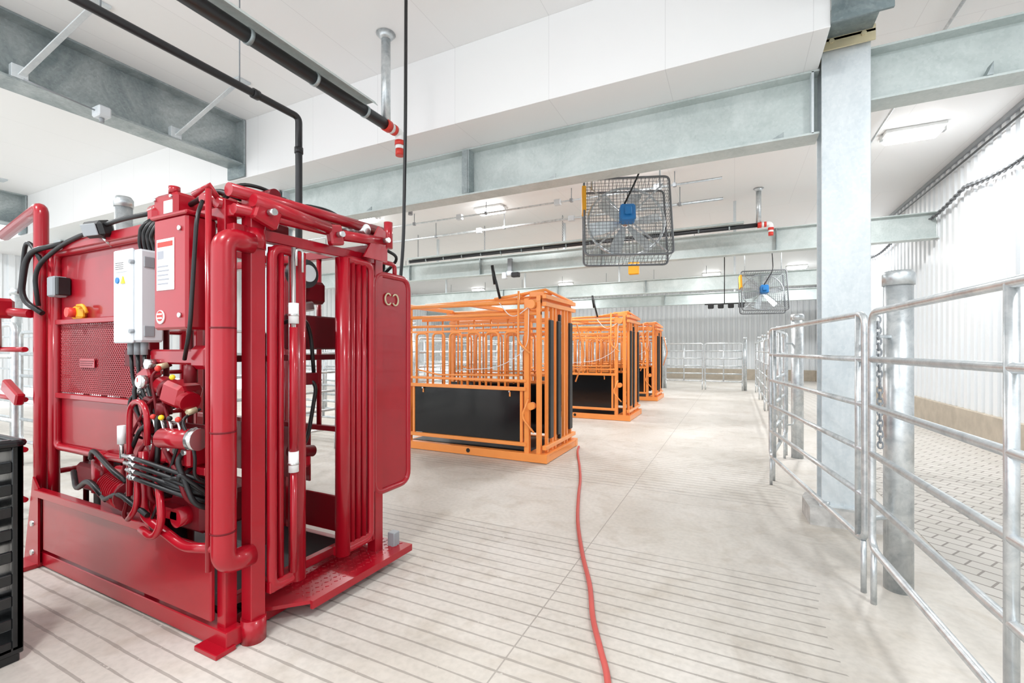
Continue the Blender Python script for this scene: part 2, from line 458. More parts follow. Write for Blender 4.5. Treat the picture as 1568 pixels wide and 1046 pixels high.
b = B('conduit_run', (-5.8, 6, 4.5)); b.tube([(-2.6, 6.4, H-.01), (-3.4, 7.0, 4.4), (-4.6, 7.0, 4.4), (-5.2, 6.8, 4.1), (-5.2, 6.2, 4.1), (-6.6, 6.2, 4.1)], .024, GALVT, bend=.12)
b.box(-4.72, -4.5, 6.93, 7.07, 4.3, 4.5, GREY, .01); b.cyl((-5.2, 6.5, 4.1), (-5.2, 6.5, 3.9), .04, GREY); b.finish()
b = B('ceiling_speaker', (-2.1, 6.1, H)); b.part('shell'); b.box(-2.26, -2.0, 6.0, 6.2, H-.16, H, LGREY, .02); b.tube([(-2.13, 6.1, H-.16), (-2.13, 6.1, H-.3), (-2.3, 6.1, H-.36)], .02, GREY, bend=.05); b.finish()

def heater(o, p0, p1, name='radiant_tube_heater', R=.05):
    b = B(name, o); p0 = Vector(p0); p1 = Vector(p1); d = (p1-p0).normalized(); n = d.cross(Vector((0, 0, 1)))
    b.part('burner_tube'); b.tube([p0, p1], R, DARKPIPE, seg=20)
    L = (p1-p0).length; k = 0
    while k < L:
        c = p0+d*k; b.tube([c-d*.015, c+d*.015], R+.006, GALVD, seg=20); k += .6
    b.part('reflector')
    prof = [(-.14, .04), (-.10, .09), (.10, .09), (.14, .04), (.135, .04), (.098, .084), (-.098, .084), (-.135, .04)]
    b.poly([p0 + n*x + Vector((0, 0, z)) for x, z in prof], (p1-p0)-d*.25, GALVB)
    b.part('chains'); k = .3
    while k < L:
        c = p0+d*k+Vector((0, 0, .08)); b.chain([c, (c.x, c.y, H)], GREY, .045, .005); k += 2.2
    b.part('gas_pipe')
    e = p1
    b.tube([e, e+d*.07], .062, PIPER, seg=18); b.tube([e+d*.07, e+d*.12], .052, WHITE, seg=18)
    b.tube([e+d*.12, e+d*.16], .056, PIPER, seg=18)
    b.tube([e+d*.14, e+d*.24, e+d*.24-Vector((0, 0, .12))], .05, WHITE, bend=.07, seg=16)
    z = Vector((0, 0, 1)); q = e+d*.24
    b.tube([q-z*.08, q-z*.13], .054, PIPER, seg=16); b.tube([q-z*.13, q-z*.17], .048, WHITE, seg=16)
    b.tube([q-z*.17, q-z*.24], .046, PIPER, seg=16)
    b.part('vent_pipe'); v = e + d*.02
    b.tube([(v.x, v.y, v.z+.03), (v.x, v.y, H)], .048, GALVT, seg=18)
    b.tube([(v.x, v.y, H-.06), (v.x, v.y, H-.005)], [.05, .10], GALVT, seg=18)
    b.finish()
heater((-3.28, 3.6, 3.85), (-3.28, -3.2, 3.85), (-3.28, 3.68, 3.85), R=.055)
heater((.5, 10.8, 4.0), (-8.5, 10.6, 4.05), (.42, 10.6, 4.05), R=.045)

b = B('overhead_pipe', (-4, 3.2, 3.87))
b.tube([(-4.0, -3.2, 3.87), (-4.0, 3.1, 3.87), (-4.0, 3.22, 3.87), (-4.0, 3.22, 0.0)], .034, DARKPIPE, bend=.16)
b.tube([(-4.0, 2.72, 3.87), (-4.0, 2.78, 3.87)], .045, DARKPIPE)
b.tube([(-4.0, 3.22, 3.5), (-4.0, 3.22, 3.56)], .042, DARKPIPE)
for y in (-.5, 1.6, 2.6): b.tube([(-4.0, y, 3.87), (-4.0, y, H)], .006, GREY, seg=6)
b.finish()
b = B('power_cable', (-2.5, 3.06, 2))
b.tube([(-2.46, 3.02, H), (-2.45, 3.0, 3.4), (-2.47, 3.0, 2.4), (-2.5, 2.98, 1.95), (-2.6, 2.7, 1.85), (-2.75, 2.56, 2.0)], .014, BLK, bend=.2, seg=8)
b.finish()

# ------------------------------------------------------------------ fans
def fan(name, c, w, tilt, rotz):
    b = B(name, (0, 0, 0)); h = w/2; D = .36
    b.part('cage')
    for y in (-D/2, D/2):
        b.tube([(-h, y, -h), (h, y, -h), (h, y, h), (-h, y, h)], .016, CAGE, bend=.08, closed=True, seg=8)
        k = -h+.05
        while k < h:
            b.tube([(k, y, -h), (k, y, h)], .0032, CAGE, seg=5); b.tube([(-h, y, k), (h, y, k)], .0032, CAGE, seg=5); k += .052
    for sx in (-1, 1):
        k = -h+.05
        while k <= h:
            b.tube([(sx*h, -D/2, k), (sx*h, D/2, k)], .0035, CAGE, seg=5)
            b.tube([(k, -D/2, sx*h), (k, D/2, sx*h)], .0035, CAGE, seg=5); k += .065
    b.part('shroud_ring')
    ring = [(math.cos(a)*h*.9, 0, math.sin(a)*h*.9) for a in [2*math.pi*i/40 for i in range(40)]]
    b.tube(ring, .02, GALVT, closed=True, seg=8)
    b.part('brace')
    for a in (45, 135, 225, 315):
        a = math.radians(a)
        b.sq((0, -.1, 0), (math.cos(a)*h*1.25, -.1, math.sin(a)*h*1.25), .03, GALVT, .02)
    b.part('motor'); b.box(-.10, .10, -.26, -.08, -.1, .15, BLUE, .02); b.cyl((0, -.1, 0), (0, .06, 0), .05, STEEL)
    b.box(-.05, .05, -.30, -.26, -.04, .08, BLUE, .01)
    for i in range(6): b.box(-.106, .106, -.25+i*.028, -.24+i*.028, -.08, .12, BLUE, .003)
    b.part('blades')
    for i in range(6):
        a = 2*math.pi*i/6 + .2
        u = Vector((math.cos(a), 0, math.sin(a))); t = Vector((-math.sin(a), .45, math.cos(a))).normalized()
        r0 = .06; r1 = h*.85
        P = [u*r0 - t*.04, u*r1*.6 - t*.10, u*r1 - t*.11, u*r1 + t*.09, u*r1*.6+t*.08, u*r0 + t*.04]
        b.poly([p + Vector((0, .06, 0)) for p in P], (0, .008, 0), GALVT)
    b.part('side_bracket')
    b.box(-h-.03, -h+.03, -.2, 0, .1, .5, YEL, .01)
    b.finish()
    b.e.location = c
    for o in b.objs: o.rotation_euler = (tilt, 0, rotz)
    hb = B('hanger', c)
    cx, cy, cz = c
    R = Matrix.Rotation(rotz, 3, 'Z')
    for sx in (-h*.8, h*.8):
        q = Vector(c) + R @ Vector((sx, 0, 0))
        hb.tube([(q.x, q.y, cz+h*.8), (q.x, q.y, H)], .012, GALVT, seg=8)
    hb.tube([(cx, cy-.2, cz+.15), (cx+.25, cy-.25, cz+.6), (cx+.25, cy, cz+1.0), (cx+.2, cy, H)], .013, BLK, bend=.15, seg=8)
    hb.finish()
    for o in hb.objs: o.name = 'hanger_rods'; o.parent = b.e
    bpy.data.objects.remove(hb.e)
fan('ventilation_fan', (-1.44, 6.75, 3.38), 1.22, math.radians(-14), math.radians(20))
fan('ventilation_fan', (.75, 15.4, 3.2), 1.22, math.radians(-12), math.radians(10))

# ------------------------------------------------------------------ fences
ZR = (.32, .60, .88, 1.16, 1.44, 1.72)
def gate(name, p0, p1, uprights=(0, 1), zs=ZR, r=.02, posts=(), chain=None):
    p0 = Vector((*p0, 0)); p1 = Vector((*p1, 0)); b = B(name, (p0+p1)/2)
    d = p1-p0
    up = lambda v, z: Vector((v.x, v.y, z))
    b.part('frame'); b.tube([up(p0, zs[0]), up(p0, zs[-1]), up(p1, zs[-1]), up(p1, zs[0])], r, GALVT, bend=.09, closed=True, seg=14)
    b.part('rails')
    for z in zs[1:-1]: b.tube([up(p0, z), up(p1, z)], r*.95, GALVT, seg=14)
    b.part('uprights')
    for u in uprights:
        q = p0 + d*u; b.tube([up(q, zs[0]), up(q, zs[-1])], r, GALVT, seg=12)
    b.part('legs')
    for q in (p0+d*.01, p1-d*.01): b.tube([up(q, 0), up(q, zs[0])], r*.8, GALVT, seg=10)
    for (x, y, zt, pr) in posts:
        b.part('post_pipe'); b.tube([(x, y, 0), (x, y, zt-.03)], pr, GALVT, seg=24)
        b.part('post_cap'); b.tube([(x, y, zt-.09), (x, y, zt-.02), (x, y, zt)], [pr*1.1, pr*1.1, pr*.9], GALVT, seg=24)
        q = p0 if (Vector((x, y, 0))-p0).length < (Vector((x, y, 0))-p1).length else p1
        for z in (.46, 1.58): b.part('hinge_lugs'); b.sq((x, y, z), (q.x, q.y, z), .03, GALVT, .02)
    if chain: b.part('latch_chain'); b.chain(chain, GREY, .045, .0055)
    return b.finish()
gate('livestock_gate', (.92, .4), (.735, 3.38), (.558,))
gate('livestock_gate', (.72, 3.46), (.36, 5.83), (.04, .93), posts=[(.92, 3.62, 1.99, .075)], chain=[(.79, 3.5, 1.7), (.8, 3.5, 1.3), (.8, 3.49, .9)])
gate('livestock_gate', (.4, 5.98), (.62, 7.3), (.5,), posts=[(.78, 7.4, 1.99, .075)])
y = 7.5
while y < 18:
    gate('livestock_gate', (.66, y), (.66, y+2.5), (.5,), posts=[(.78, y+2.6, 1.95, .06)]); y += 2.7
for x0 in (-2.4, -5.2, -8.0, -10.8, -13.6):
    gate('livestock_gate', (x0, 18.5), (x0+1.32, 18.5), (.5,), r=.026); gate('livestock_gate', (x0+1.40, 18.5), (x0+2.66, 18.5), (.5,), r=.026, posts=[(x0+2.74, 18.6, 1.95, .06)])
for yc in (1.45, 5.55, 9.65, 13.75):
    gate('alley_panel', (-8.3, yc+.2), (-5.6, yc+.2), (.33, .66), r=.022, posts=[(-8.45, yc+.2, 2.3, .06)])
    gate('alley_panel', (-8.3, yc+1.05), (-5.6, yc+1.05), (.33, .66), r=.022, posts=[(-8.45, yc+1.05, 2.3, .06)])
for yc in (2.95, 7.05, 11.15):
    gate('livestock_gate', (-5.45, yc), (-5.45, yc+2.1), (.5,))
for x0 in (-12.5, -15.6): gate('livestock_gate', (x0, 3.3), (x0+2.9, 3.3), (.5,))
b = B('fence_post', (-5.3, 2.3, 0)); b.tube([(-5.3, 2.3, 0), (-5.3, 2.3, 2.93)], .07, GALVT, seg=24); b.tube([(-5.3, 2.3, 2.87), (-5.3, 2.3, 2.94), (-5.3, 2.3, 2.97)], [.078, .078, .06], GALVT, seg=24); b.finish()

b = B('wall_chain', (3.4, 8, 4)); 
pts = []
for i in range(0, 33):
    y = 3.5 + i*.4; u = (i % 8)/8
    pts.append((3.36, y, 4.14 - .16*math.sin(math.pi*u)))
b.part('chain'); b.chain(pts, CHAINM, .11, .013)
b.part('cable'); b.tube([(3.39, YF, 4.60), (3.39, 18, 4.60)], .016, DARKPIPE, seg=6)
b.part('hooks')
for i in range(0, 33, 8): b.sq((3.36, 3.5+i*.4, 4.14), (3.45, 3.5+i*.4, 4.2), .03, CHAINM)
b.finish()

# ------------------------------------------------------------------ red hydraulic chute
b = B('hydraulic_cattle_chute', (-3.3, 1.95, 0))
b.part('base_frame')
for y in (1.44, 2.46): b.sq((-4.5, y, .055), (-2.25, y, .055), .09, RED)
for x in (-4.4, -3.4, -2.35): b.sq((x, 1.42, .05), (x, 2.48, .05), .08, RED)
b.box(-4.3, -2.5, 1.5, 2.42, .09, .12, BLK, .003)
b.box(-2.42, -2.24, 1.34, 1.44, 0, .025, RED, .003); b.box(-4.52, -4.30, 1.30, 1.46, 0, .03, RED, .003)
b.part('base_side_panel')
b.box(-4.25, -2.36, 1.385, 1.41, .13, .50, RED2, .006); b.sq((-4.3, 1.38, .52), (-2.86, 1.38, .52), .05, RED)
b.box(-4.25, -2.36, 2.49, 2.51, .13, .40, RED2, .006)
b.poly([(-4.5, 1.37, .02), (-4.28, 1.37, .02), (-4.28, 1.37, .55), (-4.36, 1.37, .62)], (0, .012, 0), RED)
b.poly([(-4.58, 1.40, .02), (-4.40, 1.40, .02), (-4.40, 1.40, .75)], (0, .012, 0), RED)
for z in (.1, .3): b.cyl((-4.36, 1.36, z), (-4.36, 1.39, z), .02, STEEL, 8)
b.part('corner_posts')
b.sq((-2.33, 1.45, 0), (-2.33, 1.45, 2.26), .065, RED)
b.sq((-2.24, 1.53, .1), (-2.24, 1.53, 2.28), .08, RED)
b.cyl((-2.24, 1.53, 0), (-2.24, 1.53, .12), .06, RED); b.cyl((-2.24, 1.53, 2.02), (-2.24, 1.53, 2.12), .058, RED)
b.sq((-2.26, 2.44, 0), (-2.26, 2.44, 2.32), .075, RED)
b.cyl((-2.26, 2.44, 0), (-2.26, 2.44, .1), .055, RED)
b.tube([(-4.38, 1.42, 0), (-4.38, 1.42, 1.2), (-4.38, 1.42, 2.5), (-5.3, 1.5, 2.42)], .04, RED, bend=.06)
b.tube([(-4.3, 1.46, .0), (-4.3, 1.46, 2.16)], .032, RED)
b.sq((-4.38, 2.46, 0), (-4.38, 2.46, 2.5), .07, RED)
b.sq((-3.05, 1.46, .1), (-3.05, 1.46, 2.2), .055, RED); b.sq((-3.2, 2.46, .1), (-3.2, 2.46, 2.2), .055, RED)
b.part('guard_tube')
b.tube([(-2.215, 1.50, 2.04), (-2.215, 1.36, 2.04), (-2.215, 1.36, .46), (-2.215, 1.50, .46)], .054, RED, bend=.1, seg=20)
for z in (.62, 1.1, 1.6): b.cyl((-2.215, 1.36, z), (-2.215, 1.36, z+.008), .056, REDD)
b.tube([(-2.215, 1.36, .54), (-2.5, 1.34, .50), (-2.88, 1.34, .60), (-2.88, 1.34, .95)], .024, RED, bend=.06)
b.tube([(-2.3, 1.34, .42), (-2.3, 1.34, 2.28)], .014, RED)
b.part('top_frame')
for x, z, r in ((-2.24, 2.29, .034), (-2.34, 2.24, .028), (-2.46, 2.28, .028), (-2.20, 2.19, .026)):
    b.tube([(x, 1.40, z), (x, 2.50, z+.04)], r, RED)
b.sq((-2.26, 1.42, 2.10), (-2.26, 2.46, 2.12), .06, RED); b.sq((-2.60, 1.42, 2.2), (-2.6, 2.46, 2.2), .05, RED)
for y in (1.46, 2.44):
    b.sq((-4.38, y, 2.2), (-2.25, y, 2.2), .06, RED)
b.sq((-3.3, 1.46, 2.2), (-3.3, 2.44, 2.2), .06, RED); b.sq((-4.38, 1.42, 2.2), (-4.38, 2.46, 2.2), .06, RED)
b.tube([(-3.2, 1.6, 2.24), (-2.6, 1.7, 2.31), (-2.26, 1.75, 2.33)], .02, STEEL)
b.part('gate_linkage')
b.tube([(-2.17, 1.48, 2.25), (-2.17, 1.95, 2.22)], .034, RED, seg=16); b.tube([(-2.17, 1.95, 2.22), (-2.17, 2.12, 2.21)], .014, STEEL)
b.tube([(-2.17, 2.05, 2.20), (-2.17, 2.42, 2.24)], .032, RED, seg=16)
b.obox((-2.17, 2.0, 2.19), (.05, .10, .12), RED, (.2, 0, 0), .01); b.obox((-2.17, 1.55, 2.19), (.05, .14, .10), RED, (-.3, 0, 0), .01)
b.poly([(-2.15, 2.22, 2.10), (-2.15, 2.44, 2.10), (-2.15, 2.44, 2.30), (-2.15, 2.36, 2.33)], (-.012, 0, 0), RED)
for yy, z in ((1.55, 2.2), (2.0, 2.19), (2.4, 2.24)): b.cyl((-2.14, yy, z), (-2.10, yy, z), .018, STEEL, 8)
b.tube([(-2.36, 1.46, 2.22), (-2.33, 1.36, 2.31), (-2.42, 1.34, 2.27)], .016, RED)
b.tube([(-2.52, 1.52, 2.31), (-2.52, 1.95, 2.34)], .03, RED, seg=16); b.tube([(-2.52, 1.95, 2.34), (-2.50, 2.2, 2.35)], .013, STEEL)
b.obox((-2.50, 2.24, 2.34), (.06, .1, .07), RED, (0, 0, 0), .01); b.obox((-2.52, 1.5, 2.30), (.08, .08, .09), RED, (0, 0, 0), .01)
b.tube([(-2.36, 1.62, 2.30), (-2.36, 2.3, 2.36)], .022, RED); b.cyl((-2.40, 1.7, 2.36), (-2.30, 1.7, 2.36), .035, REDD)
for (ya, yb_, zz) in ((1.5, 1.9, 2.40), (1.6, 2.1, 2.38), (1.9, 2.4, 2.40), (1.5, 2.2, 2.36)):
    b.tube([(-2.48, ya, 2.28), (-2.42, ya+.05, zz), (-2.38, (ya+yb_)/2, zz+.01), (-2.42, yb_-.05, zz-.02), (-2.46, yb_, 2.28)], .010, BLK, bend=.08, seg=8)
    b.cyl((-2.48, ya, 2.27), (-2.47, ya+.01, 2.32), .016, BRASS, 6)
b.cyl((-2.16, 2.46, 2.2), (-2.16, 2.46, 2.38), .03, RED); b.cyl((-2.45, 2.3, 2.3), (-2.2, 2.3, 2.3), .035, STEEL)
b.cyl((-2.72, 1.7, 2.22), (-2.72, 1.7, 2.36), .04, RED); b.obox((-2.7, 1.95, 2.27), (.16, .2, .1), REDD, (0, 0, .2), .02)
b.part('head_gate')
def gleaf(ys, z0, z1):
    for y, r in ys: b.tube([(-2.20, y, z0), (-2.20, y, z1)], r, RED, seg=16)
    y0 = min(y for y, r in ys); y1 = max(y for y, r in ys)
    b.tube([(-2.20, y0, z0+.02), (-2.20, y0, z1), (-2.20, y1, z1), (-2.20, y1, z0+.02)], .026, RED, bend=.06, closed=True)
gleaf([(1.605, .02), (1.655, .018), (1.76, .045)], .22, 2.04)
gleaf([(2.09, .045), (2.165, .02), (2.215, .02), (2.265, .02), (2.33, .022)], .22, 2.07)
b.box(-2.24, -2.18, 1.58, 1.80, .22, .28, RED); b.box(-2.24, -2.18, 2.05, 2.35, .22, .28, RED)
b.tube([(-2.27, 1.80, .2), (-2.27, 1.80, 2.0)], .028, RED); b.tube([(-2.29, 2.16, .3), (-2.29, 2.16, 2.0)], .028, RED)
b.box(-2.62, -2.58, 1.80, 1.86, .3, 1.6, REDD, .01)
b.part('gate_cylinder')
b.tube([(-2.14, 1.69, .35), (-2.14, 1.69, 2.05)], .012, STEEL); b.tube([(-2.14, 1.69, .95), (-2.14, 1.69, 1.62)], .022, RED)
b.tube([(-2.14, 1.69, .3), (-2.14, 1.69, .84)], .018, RED)
for z in (.86, 1.66): 
    b.cyl((-2.14, 1.69, z-.02), (-2.14, 1.69, z+.09), .026, LABEL); b.cyl((-2.14, 1.69, z+.02), (-2.14, 1.69, z+.03), .029, STEEL)
b.tube([(-2.12, 1.69, 1.95), (-2.12, 1.69, 2.04), (-2.12, 1.73, 2.04), (-2.12, 1.73, 1.92)], .007, STEEL, bend=.03, seg=8)
b.part('front_crossbars')
b.sq((-2.42, 1.5, .16), (-2.42, 2.42, .16), .05, RED); b.sq((-2.42, 1.5, 1.45), (-2.42, 2.42, 1.45), .035, REDD)
b.box(-2.5, -2.46, 1.9, 2.4, 1.5, 1.72, REDD, .01)
b.cyl((-2.36, 1.89, 1.95), (-2.28, 1.89, 1.95), .085, BLK); b.cyl((-2.29, 1.89, 1.95), (-2.26, 1.89, 1.95), .05, STEEL)
b.obox((-2.42, 2.02, 1.86), (.1, .2, .14), REDD, (0, 0, 0), .02); b.obox((-2.40, 1.95, 1.76), (.08, .14, .06), STEEL, (0.2, 0, 0), .01)
b.tube([(-2.4, 1.8, 1.65), (-2.35, 1.93, 1.70), (-2.4, 2.02, 1.6), (-2.38, 2.03, 1.3)], .012, BLK, bend=.1, seg=8)
b.tube([(-2.4, 1.9, 1.35), (-2.32, 2.0, 1.3), (-2.38, 1.98, .95), (-2.4, 1.92, .85)], .012, BLK, bend=.1, seg=8)
b.obox((-2.38, 1.95, 1.32), (.1, .14, .07), REDD); b.cyl((-2.36, 1.84, .90), (-2.36, 2.0, .87), .035, REDD); b.obox((-2.38, 1.92, .82), (.08, .12, .08), RED, (0, 0, 0), .015)
b.part('wing_panel')
b.tube([(-2.24, 2.40, .50), (-2.24, 2.40, 2.03), (-2.24, 2.77, 2.03), (-2.24, 2.77, .50)], .022, RED, bend=.09, closed=True)
b.box(-2.25, -2.235, 2.41, 2.76, .52, 2.01, RED2, .003)
for t in range(2):
    cy = 2.535+t*.075
    arc = [(-2.225, cy+.032*math.cos(a), 1.86+.04*math.sin(a)) for a in [math.radians(40+280*i/14) + t*math.pi for i in range(15)]]
    b.tube(arc, .006, BRASS, seg=6)
b.tube([(-2.24, 2.62, 2.03), (-2.24, 2.62, 2.12), (-2.24, 2.45, 2.12)], .016, RED, bend=.04)
b.part('step_platform')
b.poly([(-2.50, 1.62, .085), (-2.28, 1.62, .085), (-2.12, 1.78, .085), (-2.10, 2.62, .085), (-2.50, 2.62, .085)], (0, 0, .02), RED)
b.poly([(-2.12, 1.78, .06), (-2.10, 1.78, .06), (-2.08, 2.62, .06), (-2.10, 2.62, .06)], (0, 0, .045), RED)
for i in range(25):
    for j in range(8):
        x = -2.46+j*.043; y = 1.8+i*.033
        a = .8 if (i+j) % 2 else -.8
        b.obox((x, y, .106), (.022, .006, .004), RED, (0, 0, a), .001)
b.box(-2.22, -2.16, 2.52, 2.58, .1, .2, GREY); b.sq((-2.4, 1.7, .04), (-2.4, 2.6, .04), .06, RED)
b.part('side_sheets')
b.box(-4.27, -3.12, 1.485, 1.50, 1.69, 2.16, RED2, .004)
b.box(-4.27, -3.12, 1.485, 1.50, .80, 1.18, RED2, .004)
b.tube([(-4.28, 1.47, .82), (-4.28, 1.47, 2.17), (-3.12, 1.47, 2.17), (-3.12, 1.47, .82)], .024, RED, bend=.06, closed=True)
for z in (1.18, 1.69): b.sq((-4.28, 1.47, z), (-3.12, 1.47, z), .035, RED)
b.box(-4.25, -2.9, 2.43, 2.445, .5, .9, RED2, .004); b.sq((-4.3, 2.43, .92), (-2.3, 2.43, .92), .04, RED)
for i in range(6): b.tube([(-4.2+i*.28, 2.43, .92), (-4.2+i*.28, 2.43, 2.18)], .018, RED)
b.part('perforated_panel')
x0, x1, z0, z1 = -4.26, -3.14, 1.20, 1.675
k = x0 - (z1-z0)
while k < x1:
    for sgn in (1, -1):
        if sgn == 1: xa = k; xb = k+(z1-z0)
        else: xa = k+(z1-z0); xb = k
        A = [xa, z0]; C = [xb, z1]
        def inter(x, A, C):
            t = (x-A[0])/(C[0]-A[0]); return A[1]+t*(C[1]-A[1])
        lo, hi = (A, C) if A[0] < C[0] else (C, A)
        if lo[0] < x0: lo = [x0, inter(x0, A, C)]
        if hi[0] > x1: hi = [x1, inter(x1, A, C)]
        if hi[0]-lo[0] > .01: b.sq((lo[0], 1.482, lo[1]), (hi[0], 1.482, hi[1]), .005, RED2, .008)
    k += .026
b.box(x0, x1, 1.53, 1.54, z0, z1, REDD, .002)  # added dark sheet, its colour stands for the shaded interior behind the mesh
b.box(-3.95, -3.75, 1.468, 1.474, 1.38, 1.44, RED, .001)
for i in range(3): b.box(-3.94, -3.78+.01*i, 1.466, 1.469, 1.392+i*.014, 1.397+i*.014, REDD, .0005)
b.part('control_boxes')
b.box(-2.70, -2.41, 1.30, 1.45, 1.60, 2.17, RED, .012)
b.box(-2.715, -2.395, 1.29, 1.46, 2.165, 2.185, RED, .006)
b.box(-2.665, -2.51, 1.296, 1.30, 1.80, 2.06, LABEL, .001)
for i in range(5): b.box(-2.655, -2.56+.008*(i % 2), 1.2945, 1.297, 1.83+i*.022, 1.837+i*.022, LABELG, .0005)
b.box(-2.655, -2.60, 1.2945, 1.297, 1.96, 2.0, LABELG, .0005); b.box(-2.655, -2.52, 1.2945, 1.297, 2.02, 2.045, PIPER, .0005)
b.cyl((-2.63, 1.294, 1.665), (-2.63, 1.30, 1.665), .035, LABEL); b.cyl((-2.63, 1.292, 1.67), (-2.63, 1.30, 1.67), .026, PIPER)
for z in (1.655, 1.675): b.box(-2.653, -2.607, 1.289, 1.293, z, z+.008, LABEL, .0005)
for (x, z) in ((-2.46, 1.67), (-2.46, 2.1)): b.cyl((x, 1.29, z), (x, 1.30, z), .012, STEEL)
b.part('junction_box')
b.box(-3.14, -2.90, 1.33, 1.45, 1.54, 2.05, LGREY, .012); b.box(-3.15, -2.955, 1.318, 1.335, 1.535, 2.055, LGREY, .006)
b.box(-3.12, -3.0, 1.314, 1.319, 1.93, 1.99, LABEL, .001)
b.cyl((-3.1, 1.312, 1.885), (-3.1, 1.319, 1.885), .017, BLUE); b.poly([(-3.06, 1.317, 1.865), (-3.02, 1.317, 1.865), (-3.04, 1.317, 1.905)], (0, -.004, 0), YSIGN)
for i in range(4): b.box(-3.12, -3.03, 1.314, 1.319, 1.945+i*.011, 1.949+i*.011, LABELG, .0005)
for z in (1.6, 1.98): b.cyl((-2.96, 1.31, z), (-2.96, 1.33, z), .012, GREY); b.box(-2.915, -2.895, 1.35, 1.40, z-.03, z+.03, GREY, .003)
for i in range(3):
    x = -3.1+i*.07; b.cyl((x, 1.38, 1.47), (x, 1.38, 1.54), .018, GREY, 8)
    b.tube([(x, 1.38, 1.48), (x+.02, 1.38, 1.3), (x+.2, 1.36, 1.2-.06*i)], .010, BLK, bend=.1, seg=8)
b.box(-3.22, -3.02, 1.4, 1.48, 1.4, 1.5, REDD)
b.box(-4.24, -4.14, 1.40, 1.48, 1.86, 2.0, GREY, .01); b.box(-4.16, -4.1, 1.41, 1.48, 1.87, 1.99, BLK, .005)
b.box(-4.02, -3.88, 1.44, 1.49, 1.70, 1.79, YEL, .02); b.cyl((-3.95, 1.40, 1.745), (-3.95, 1.45, 1.745), .032, PIPER); b.tube([(-3.9, 1.44, 1.79), (-3.82, 1.44, 1.79), (-3.80, 1.45, 1.74)], .01, YEL, bend=.03)
b.obox((-3.52, 1.40, 2.24), (.17, .09, .10), BLK, (.3, 0, .15), .02); b.obox((-3.515, 1.352, 2.225), (.13, .008, .07), GREY, (.3, 0, .15), .003); b.tube([(-3.52, 1.42, 2.2), (-3.52, 1.47, 2.15)], .012, STEEL)
b.poly([(-3.30, 1.481, 1.40), (-3.24, 1.481, 1.40), (-3.27, 1.481, 1.46)], (0, -.004, 0), YSIGN)
b.part('top_motor')
b.box(-2.96, -2.74, 1.42, 1.62, 2.20, 2.37, RED, .02); b.box(-3.0, -2.9, 1.40, 1.5, 2.18, 2.31, RED, .03)
b.cyl((-2.98, 1.5, 2.30), (-3.08, 1.5, 2.30), .055, RED); b.box(-2.84, -2.76, 1.415, 1.422, 2.25, 2.32, LABEL, .001)
b.cyl((-2.82, 1.46, 2.37), (-2.82, 1.46, 2.41), .028, RED); b.cyl((-2.9, 1.55, 2.37), (-2.9, 1.55, 2.40), .03, STEEL)
for (x, z) in ((-2.93, 2.34), (-2.77, 2.23), (-2.93, 2.23), (-2.77, 2.34)): b.cyl((x, 1.41, z), (x, 1.425, z), .010, STEEL, 6)
for i in range(4):
    b.tube([(-2.95+.03*i, 1.42, 2.24), (-2.95+.03*i, 1.36, 2.18-.02*i), (-3.1+.05*i, 1.42, 2.1), (-3.02+.03*i, 1.44, 1.95)], .011, BLK, bend=.07, seg=8)
b.part('hydraulic_hoses')
b.tube([(-2.85, 1.44, 2.28), (-3.3, 1.40, 2.27), (-3.8, 1.42, 2.24), (-4.1, 1.42, 2.20), (-4.32, 1.36, 2.05), (-4.3, 1.38, 1.8)], .014, BLK, bend=.15, seg=8)
b.tube([(-4.1, 1.44, 2.22), (-4.42, 1.36, 2.18), (-4.46, 1.34, 1.85), (-4.3, 1.4, 1.75)], .018, BLK, bend=.12, seg=8)
b.tube([(-4.3, 1.4, 2.1), (-4.5, 1.38, 2.3), (-4.6, 1.38, 1.9)], .014, BLK, bend=.12, seg=8)
b.tube([(-2.42, 1.38, 2.25), (-2.36, 1.32, 2.15), (-2.38, 1.30, 1.6), (-2.5, 1.34, 1.45)], .010, BLK, bend=.08, seg=8)
b.tube([(-2.3, 1.5, 2.28), (-2.5, 1.5, 2.36), (-2.8, 1.5, 2.3)], .014, BLK, bend=.08, seg=8)
b.tube([(-2.3, 2.5, 2.2), (-2.4, 2.7, 2.15), (-2.45, 2.65, 1.9), (-2.5, 2.5, 1.8)], .012, BLK, bend=.08, seg=8)
b.tube([(-2.3, 2.5, 2.25), (-2.3, 2.75, 2.2), (-2.45, 2.7, 2.05), (-2.5, 2.5, 2.0)], .012, BLK, bend=.08, seg=8)
rnd = random.Random(11)
for i in range(14):
    xa = rnd.uniform(-3.0, -2.5); xb = xa + rnd.uniform(-.35, .35); za = rnd.uniform(1.0, 1.45); zb = za - rnd.uniform(.25, .6)
    xb = min(-2.42, max(-3.1, xb))
    b.tube([(xa, 1.42, za), (xa, 1.335-rnd.random()*.03, za-.04), ((xa+xb)/2+rnd.uniform(-.08, .08), 1.33, (za+zb)/2), (xb, 1.34, zb+.05), (xb, 1.43, zb)], rnd.choice((.008, .011, .013)), rnd.choice((BLK, BLK, REDD)), bend=.08, seg=8)
    b.cyl((xa, 1.40, za), (xa, 1.355, za-.01), .017, rnd.choice((STEEL, BRASS)), 6)
b.part('valve_bank')
b.box(-2.95, -2.45, 1.40, 1.46, 1.42, 1.50, RED, .01); b.box(-2.50, -2.36, 1.36, 1.46, 1.4, 1.52, RED, .02)
b.obox((-2.60, 1.38, 1.27), (.14, .14, .12), RED, (0, .3, .2), .02); b.cyl((-2.76, 1.37, 1.31), (-2.5, 1.37, 1.23), .05, RED); b.cyl((-2.70, 1.37, 1.292), (-2.67, 1.37, 1.283), .058, REDD)
